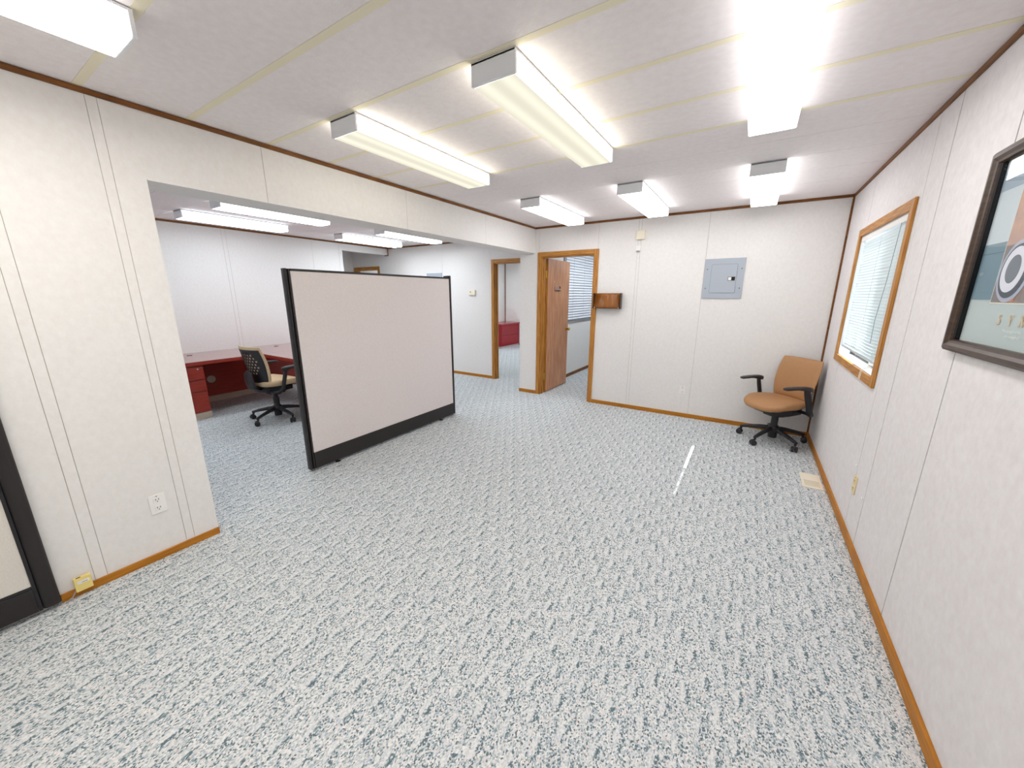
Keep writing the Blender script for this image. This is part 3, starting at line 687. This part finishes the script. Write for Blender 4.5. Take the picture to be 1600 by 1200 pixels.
MB().lathe((-5.573+5.57, 1.70-1.33, 0.622), [(0.011, 0.0), (0.011, 0.003), (0.006, 0.004)], 14, ax=0).build('lock', M_chrome, ped, smooth=40)
for yy in (2.09, 2.575): MB().lathe((-6.42+5.57, yy-1.33, 0.323), [(0.052, 0.0), (0.052, 0.003), (0.046, 0.006)], 28, ax=0).build('cable_grommet', M_disc, dk, smooth=30)
for xx, yy in ((-6.22, 1.84), (-6.22, 2.93)): MB().lathe((xx+5.57, yy-1.33, ZT), [(0.030, 0.0), (0.030, 0.003), (0.024, 0.0035)], 20).build('desk_grommet', mat('grommet_dark', srgb(110, 70, 62), 0.5), dk, smooth=30)

# ------------------------------------------------------------------ red lateral cabinet
cb = tag(empty('filing_cabinet', (-5.9, 8.77, 0)), 'red two-drawer lateral cabinet seen through the far doorway', 'cabinet')
MB().box(-0.50, 0.0, 0.055, -0.02, 0.98, 0.665).build('body', M_cherry2, cb)
MB().box(-0.51, -0.015, 0.666, 0.0, 0.995, 0.70).build('top', [M_cherry2t], cb, bevel=0.002)
MB().box(-0.0195, -0.006, 0.645, -0.002, 0.99, 0.6655).build('top_edge', M_cherry2, cb)
for a, b_ in ((0.062, 0.350), (0.362, 0.640)): MB().box(-0.0195, 0.012, a, 0.0, 0.968, b_).build('drawer', M_cherry2, cb, bevel=0.003)
MB().box(-0.49, 0.0, 0.0, -0.005, 0.98, 0.0545).build('plinth', mat('pinkish_plinth', srgb(196, 180, 182), 0.6), cb)

# ------------------------------------------------------------------ breaker panels
def breaker(x, z, yw, label):
    root = tag(empty('breaker_panel', (x, yw, z)), label, 'electrical panel', 'flush breaker panels')
    MB().box(-0.198, -0.012, -0.219, 0.198, 0.0, 0.219).build('trim_plate', M_grey, root, bevel=0.003)
    def rr(w_, h_, r_):
        P = []
        for cx, cz, a0 in ((w_-r_, h_-r_, 0), (-w_+r_, h_-r_, 90), (-w_+r_, -h_+r_, 180), (w_-r_, -h_+r_, 270)):
            for k in range(5): th = math.radians(a0+22.5*k); P.append((cx+r_*math.cos(th), cz+r_*math.sin(th)))
        return P
    R90 = Matrix.Rotation(math.radians(90), 4, 'X')
    g_ = MB().prism(rr(0.129, 0.158, 0.014), 0.0121, 0.0128).xf(R90).build('door_gap', M_greyd, root)
    dr = MB().prism(rr(0.1265, 0.1555, 0.012), 0.0129, 0.0165).xf(R90).build('door', M_grey, root)
    lt = MB().box(0.046, -0.019, -0.022, 0.116, -0.0166, 0.018).build('latch', M_dark, dr)
    MB().box(0.050, -0.021, -0.018, 0.080, -0.0191, 0.014).build('latch_slide', M_whitep, lt)
    for a, b_ in ((-0.170, 0.105), (0.170, 0.105), (-0.170, -0.105), (0.170, -0.105)):
        MB().lathe((a, -0.012, b_), [(0.007, 0.0), (0.006, -0.003)], 10, ax=1).build('screw_head', M_greyd, root)
breaker(-0.317, 1.688, YB, 'grey breaker panel on the back wall above the outlet')
breaker(-5.222, 1.685, YS, 'grey breaker panel peeking over the partition on the side room wall')

# ------------------------------------------------------------------ outlets and small wall things
def outlet(loc, rz, mt, label):
    """built facing local -y"""
    root = tag(empty('wall_outlet', loc, rz), label, 'outlet', 'duplex wall outlets')
    MB().box(-0.036, -0.006, -0.058, 0.036, 0.0, 0.058).build('cover_plate', mt, root, bevel=0.0025)
    for zc in (0.0245, -0.0245):
        rc = MB().box(-0.017, -0.0085, zc-0.014, 0.017, -0.0062, zc+0.014).build('receptacle', mt, root, bevel=0.002)
        for a in (-0.0075, 0.0055): MB().box(a, -0.0092, zc-0.001, a+0.0026, -0.0086, zc+0.009).build('slot', M_dark, rc)
        MB().lathe((0, -0.0086, zc-0.008), [(0.0026, 0.0), (0.0026, -0.0006)], 8, ax=1).build('slot', M_dark, rc)
    MB().lathe((0, -0.0062, 0.0475), [(0.0035, 0.0), (0.003, -0.0012)], 8, ax=1).build('screw_head', M_greyd, root)
outlet((-0.608, YB, 0.350), 0, M_whitep, 'white wall outlet on the back wall under the breaker panel')
outlet((XL, 0.533, 0.337), math.radians(90), M_whitep, 'white wall outlet on the left wall beside the wide opening')
outlet((XR, 2.965, 0.345), math.radians(-90), M_ivory, 'ivory wall outlet on the right wall below the window')
outlet((-2.79, 7.09, 0.30), math.radians(90), M_whitep, 'white wall outlet inside the small office')

fh = tag(empty('wall_file_holder', (-1.625, YB, 1.43)), 'brown acrylic file holder on the wall beside the oak door', 'file holder')
MB().box(-0.170, -0.018, -0.098, 0.170, -0.0145, 0.098).build('back_plate', M_amber, fh)
MB().box(-0.185, -0.085, -0.100, -0.1705, -0.0145, 0.100).build('side_cheek', M_ambd, fh, bevel=0.002)
MB().box(0.1705, -0.085, -0.100, 0.185, -0.0145, 0.100).build('side_cheek', M_ambd, fh, bevel=0.002)
mb = MB(); k = 8; ring = []
fr = [(-0.045 - 0.035*math.sin(math.pi*i/k*0.5), 0.092-0.188*i/k) for i in range(k+1)]
vs_ = [(x_, y_, z_) for x_ in (-0.170, 0.170) for y_, z_ in fr]
mb.add(vs_, [(i, i+1, k+1+i+1, k+1+i) for i in range(k)])
fp = mb.build('front_panel', M_amber, fh, smooth=60); sd_ = fp.modifiers.new('thick', 'SOLIDIFY'); sd_.thickness = 0.004
MB().box(-0.170, -0.080, -0.099, 0.170, -0.018, -0.0965).build('bottom', M_ambd, fh)
for a in (-0.160, 0.160): MB().lathe((a, -0.0835, -0.088), [(0.006, 0.0), (0.004, -0.003)], 8, ax=1).build('rivet', M_whitep, fh)

bx = tag(empty('junction_box', (-1.264, YB, 2.222)), 'cream square signal box high on the back wall', 'signal box')
MB().box(-0.050, -0.038, -0.052, 0.050, 0.0, 0.052).build('housing', M_cream, bx, bevel=0.004)
MB().box(-0.043, -0.041, -0.044, 0.043, -0.0382, 0.044).build('cover', M_cream, bx, bevel=0.002)
sn = tag(empty('sensor', (-1.283, YB, 2.066)), 'small white sensor under the cream signal box', 'sensor')
MB().box(-0.026, -0.026, -0.034, 0.026, 0.0, 0.036).build('housing', M_whitep, sn, bevel=0.004)
MB().box(-0.020, -0.030, -0.032, 0.020, -0.0262, -0.026).build('lip', M_greyd, sn)

th = tag(empty('thermostat', (-4.308, YS, 1.541)), 'cream thermostat on the side room rear wall', 'thermostat')
MB().box(-0.075, -0.030, -0.046, 0.075, 0.0, 0.046).build('housing', M_cream, th, bevel=0.008)
MB().lathe((-0.028, -0.0302, 0.012), [(0.011, 0.0), (0.009, -0.003)], 14, ax=1).build('dial', mat('dial_brown', srgb(90, 80, 72), 0.5), th)

pj = tag(empty('phone_jack', (XL+0.0125, 0.1915, 0.067)), 'yellowed phone jack box above the left baseboard', 'phone jack')
MB().box(0.0, -0.030, -0.036, 0.022, 0.030, 0.038).build('housing', M_yell, pj, bevel=0.003)
MB().box(0.0222, -0.020, 0.006, 0.023, 0.022, 0.022).build('paper_label', M_whitep, pj)
MB().box(0.0232, -0.004, 0.010, 0.0234, 0.016, 0.013).build('label_mark', M_greyd, pj)
MB().box(0.010, -0.020, 0.0381, 0.018, -0.004, 0.0386).build('slot', M_dark, pj)
MB().tube([(0.010, -0.031, -0.030), (0.016, -0.045, -0.050), (0.018, -0.062, -0.060), (0.020, -0.072, -0.064)], 0.003, 8).build('cable', mat('grey_cable', srgb(170, 160, 165), 0.5), pj, smooth=60)

fv = tag(empty('floor_register', (0.598, 3.722, 0)), 'cream floor register beside the right baseboard', 'floor vent')
mb = MB()
for b_ in ((-0.068, -0.146, 0.0005, -0.050, 0.146, 0.006), (0.050, -0.146, 0.0005, 0.068, 0.146, 0.006), (-0.050, -0.146, 0.0005, 0.050, -0.118, 0.006), (-0.050, 0.0, 0.0005, 0.050, 0.146, 0.006)): mb.box(*b_)
mb.build('frame', M_cream, fv, bevel=0.0015)
MB().box(-0.050, -0.118, 0.0003, 0.050, 0.0, 0.0012).build('duct', mat('duct_brown', srgb(150, 136, 116), 0.7), fv)
lv = MB().box(-0.0495, -0.0028, 0.0013, 0.0495, 0.0028, 0.005); lme = lv.mesh('louver', M_cream)
for k in range(11):
    o = D.objects.new('louver', lme); COL.objects.link(o); o.parent = fv; o.location = (0, -0.110+k*0.0103, 0)

# small white wall clips by the right outlet
for yy, zz_, lb in ((3.02, 0.455, 'tiny white clip on the right wall above the ivory outlet'), (2.775, 0.345, 'tiny white clip on the wall seam past the ivory outlet')):
    tag(MB().box(XR-0.004, yy-0.012, zz_-0.006, XR-0.0002, yy+0.012, zz_+0.006).build('wall_clip', M_whitep, bevel=0.0015), lb, 'clip')

# ------------------------------------------------------------------ framed poster on the right wall (local: +x along -Y world = rightwards, z up, -y into the room)
pf = tag(empty('framed_poster', (XR, 2.190, 1.300), math.radians(-90)), 'walnut framed motivational poster on the right wall', 'poster')
PW, PH = 0.92, 0.705
def fr_piece(nm, pts):
    return pts
prof = [(0.0, 0.0), (0.0, -0.022), (0.010, -0.030), (0.022, -0.031), (0.032, -0.024), (0.040, -0.022), (0.044, -0.014), (0.044, 0.0)]
def side(p0, p1, inx, inz, nm):
    """mitred frame side from p0 to p1 (x,z); profile grows inward along (inx,inz)"""
    mb = MB(); d = Vector((p1[0]-p0[0], p1[1]-p0[1])).normalized(); ra = []; rb = []
    for q, dy in prof:
        ra.append((p0[0]+inx*q+d.x*q, dy, p0[1]+inz*q+d.y*q)); rb.append((p1[0]+inx*q-d.x*q, dy, p1[1]+inz*q-d.y*q))
    mb.rings([ra, rb]); return mb.build(nm, M_frame, pf)
side((0, 0), (PW, 0), 0, 1, 'frame_rail'); side((PW, PH), (0, PH), 0, -1, 'frame_rail')
side((0, PH), (0, 0), 1, 0, 'frame_stile'); side((PW, 0), (PW, PH), -1, 0, 'frame_stile')
for b_ in ((0.0445, -0.016, 0.0445, 0.058, -0.001, PH-0.0445), (PW-0.058, -0.016, 0.0445, PW-0.0445, -0.001, PH-0.0445)): MB().box(*b_).build('frame_lip', M_framei, pf)
def flat(nm, col, x0_, z0_, x1_, z1_, lay, noise=None, par=pf):
    return MB().box(x0_, -0.0020-0.0004*lay, z0_, x1_, -0.0018-0.0004*lay+0.0001, z1_).build(nm, mat('print_'+nm, col, 0.5, 0.2, noise=noise), par)
a0, a1, b0, b1 = 0.0445, PW-0.0445, 0.0445, PH-0.0445
sheet = flat('sheet', srgb(184, 196, 196), a0, b0, a1, b1, 0)
flat('pale_field', srgb(196, 206, 212), a0, 0.20, a1, b1, 1, par=sheet)
flat('blue_band', srgb(112, 138, 148), a0, 0.195, a1, 0.385, 2, noise=((6, 6, 6), 0.3, srgb(98, 126, 140)), par=sheet)
flat('blue_line', srgb(86, 108, 118), a0, 0.350, a1, 0.354, 3, par=sheet)
flat('grey_cap', srgb(150, 164, 178), a0, 0.560, a1, 0.625, 2, par=sheet)
flat('keyline', srgb(226, 222, 208), 0.205, 0.183, PW-0.205, 0.602, 4, par=sheet)
flat('picture_ground', srgb(112, 116, 122), 0.209, 0.187, PW-0.209, 0.598, 5, noise=((16, 16, 16), 0.2, srgb(150, 120, 104)), par=sheet)
flat('picture_glow', srgb(204, 158, 134), 0.209, 0.37, PW-0.30, 0.54, 6, noise=((30, 30, 30), 0.25, srgb(170, 140, 130)), par=sheet)
def ring(nm, col, cx, cz, ax_, az, w_, lay, tilt=-0.35):
    mb = MB(); n_ = 40; vs_ = []
    for k_ in range(n_):
        t_ = 2*math.pi*k_/n_
        for f_ in (1.0, 1.0-w_):
            u_, v_ = ax_*f_*math.cos(t_), az*f_*math.sin(t_)
            vs_.append((cx+u_*math.cos(tilt)-v_*math.sin(tilt), -0.0021-0.0004*lay, cz+u_*math.sin(tilt)+v_*math.cos(tilt)))
    fs = [(2*k_, 2*((k_+1) % n_), 2*((k_+1) % n_)+1, 2*k_+1) for k_ in range(n_)]
    mb.add(vs_, fs); o_ = mb.build(nm, mat('print_'+nm, col, 0.5, 0.2), sheet); s_ = o_.modifiers.new('t', 'SOLIDIFY'); s_.thickness = 0.0003
    return o_
ring('outer_ring', srgb(176, 178, 196), 0.300, 0.285, 0.088, 0.098, 0.16, 7)
ring('dark_ring', srgb(70, 76, 84), 0.298, 0.285, 0.076, 0.085, 0.25, 8)
ring('bright_ring', srgb(232, 230, 240), 0.292, 0.290, 0.062, 0.072, 0.40, 9)
ring('core', srgb(120, 124, 132), 0.292, 0.292, 0.037, 0.044, 0.98, 10)
flat('ember', srgb(196, 130, 92), 0.30, 0.19, 0.345, 0.205, 7, par=sheet)
# lettering: capitals with slab serifs, made as flat print
def glyph(strokes, nm):
    mb = MB()
    for (xa, za, xb, zb_, wd) in strokes:
        wd *= 1.35
        d = Vector((xb-xa, zb_-za)).normalized(); nx, nz = -d.y*wd/2, d.x*wd/2
        mb.add([(xa+nx, 0, za+nz), (xa-nx, 0, za-nz), (xb-nx, 0, zb_-nz), (xb+nx, 0, zb_+nz)], [(0, 1, 2, 3)])
    return mb
M_gold = mat('gold_print', srgb(232, 196, 140), 0.5, 0.3)
def put(mb, x_, z_, h_, nm, mt, ital=0.18):
    mb.v = [(x_ + (a+ital*c)*h_, -0.0040, z_ + c*h_) for a, b_, c in mb.v]
    return mb.build(nm, mt, sheet)
def arc(cx, cz, rx, rz_, t0, t1, n_, wd):
    P = [(cx+rx*math.cos(math.radians(t0+(t1-t0)*i/n_)), cz+rz_*math.sin(math.radians(t0+(t1-t0)*i/n_))) for i in range(n_+1)]
    return [(P[i][0], P[i][1], P[i+1][0], P[i+1][1], wd) for i in range(n_)]
SF = 0.07
G = {
 'S': arc(0.30, 0.74, 0.22, 0.23, 40, 270, 8, 0.11) + arc(0.30, 0.27, 0.24, 0.24, 90, -140, 8, 0.12) + [(0.50, 0.72, 0.50, 0.98, SF), (0.08, 0.02, 0.08, 0.30, SF)],
 'Y': [(0.05, 0.97, 0.35, 0.48, 0.12), (0.65, 0.97, 0.37, 0.48, 0.07), (0.36, 0.02, 0.36, 0.50, 0.12), (-0.06, 0.98, 0.20, 0.98, SF), (0.50, 0.98, 0.76, 0.98, SF), (0.22, 0.02, 0.50, 0.02, SF)],
 'N': [(0.08, 0.02, 0.08, 0.98, 0.07), (0.08, 0.97, 0.68, 0.03, 0.13), (0.68, 0.02, 0.68, 0.98, 0.07), (-0.06, 0.98, 0.14, 0.98, SF), (-0.05, 0.02, 0.21, 0.02, SF), (0.56, 0.98, 0.82, 0.98, SF)],
 'E': [(0.10, 0.02, 0.10, 0.98, 0.12), (0.02, 0.98, 0.56, 0.98, SF), (0.02, 0.02, 0.60, 0.02, SF), (0.10, 0.52, 0.42, 0.52, SF), (0.56, 0.78, 0.56, 0.98, SF), (0.60, 0.02, 0.60, 0.24, SF)],
 'R': [(0.10, 0.02, 0.10, 0.98, 0.12), (0.02, 0.98, 0.34, 0.98, SF), (0.02, 0.02, 0.24, 0.02, SF), (0.32, 0.50, 0.68, 0.02, 0.12), (0.10, 0.50, 0.34, 0.50, SF)] + arc(0.34, 0.74, 0.24, 0.24, 90, -90, 8, 0.10),
 'G': arc(0.40, 0.50, 0.36, 0.47, 45, 330, 12, 0.11) + [(0.72, 0.06, 0.72, 0.44, 0.11), (0.58, 0.46, 0.84, 0.46, SF), (0.66, 0.74, 0.66, 0.98, SF)],
}
for i, ch in enumerate('SYNERGY'):
    put(glyph(G[ch], ch), 0.283+i*0.062, 0.117, 0.032, 'title_letter', M_gold)
def small(txt, x_, z_, h_):
    cu = D.curves.new('caption', 'FONT'); cu.body = txt; cu.size = h_; cu.shear = 0.2; cu.align_x = 'LEFT'
    o_ = D.objects.new('tmp_text', cu); COL.objects.link(o_); dg = bpy.context.evaluated_depsgraph_get(); dg.update()
    me = D.meshes.new_from_object(o_.evaluated_get(dg)); D.objects.remove(o_)
    me.materials.clear(); me.materials.append(M_whitep)
    me.transform(Matrix.Translation((x_, -0.0040, z_)) @ Matrix.Rotation(math.radians(90), 4, 'X'))
    q = D.objects.new('caption', me); COL.objects.link(q); q.parent = sheet
small('The strength of the', 0.330, 0.096, 0.013); small('the strength of', 0.352, 0.080, 0.013)
MB().box(a0+0.014, -0.0090, b0, a1-0.014, -0.0080, b1).build('glazing', M_pglass, pf)
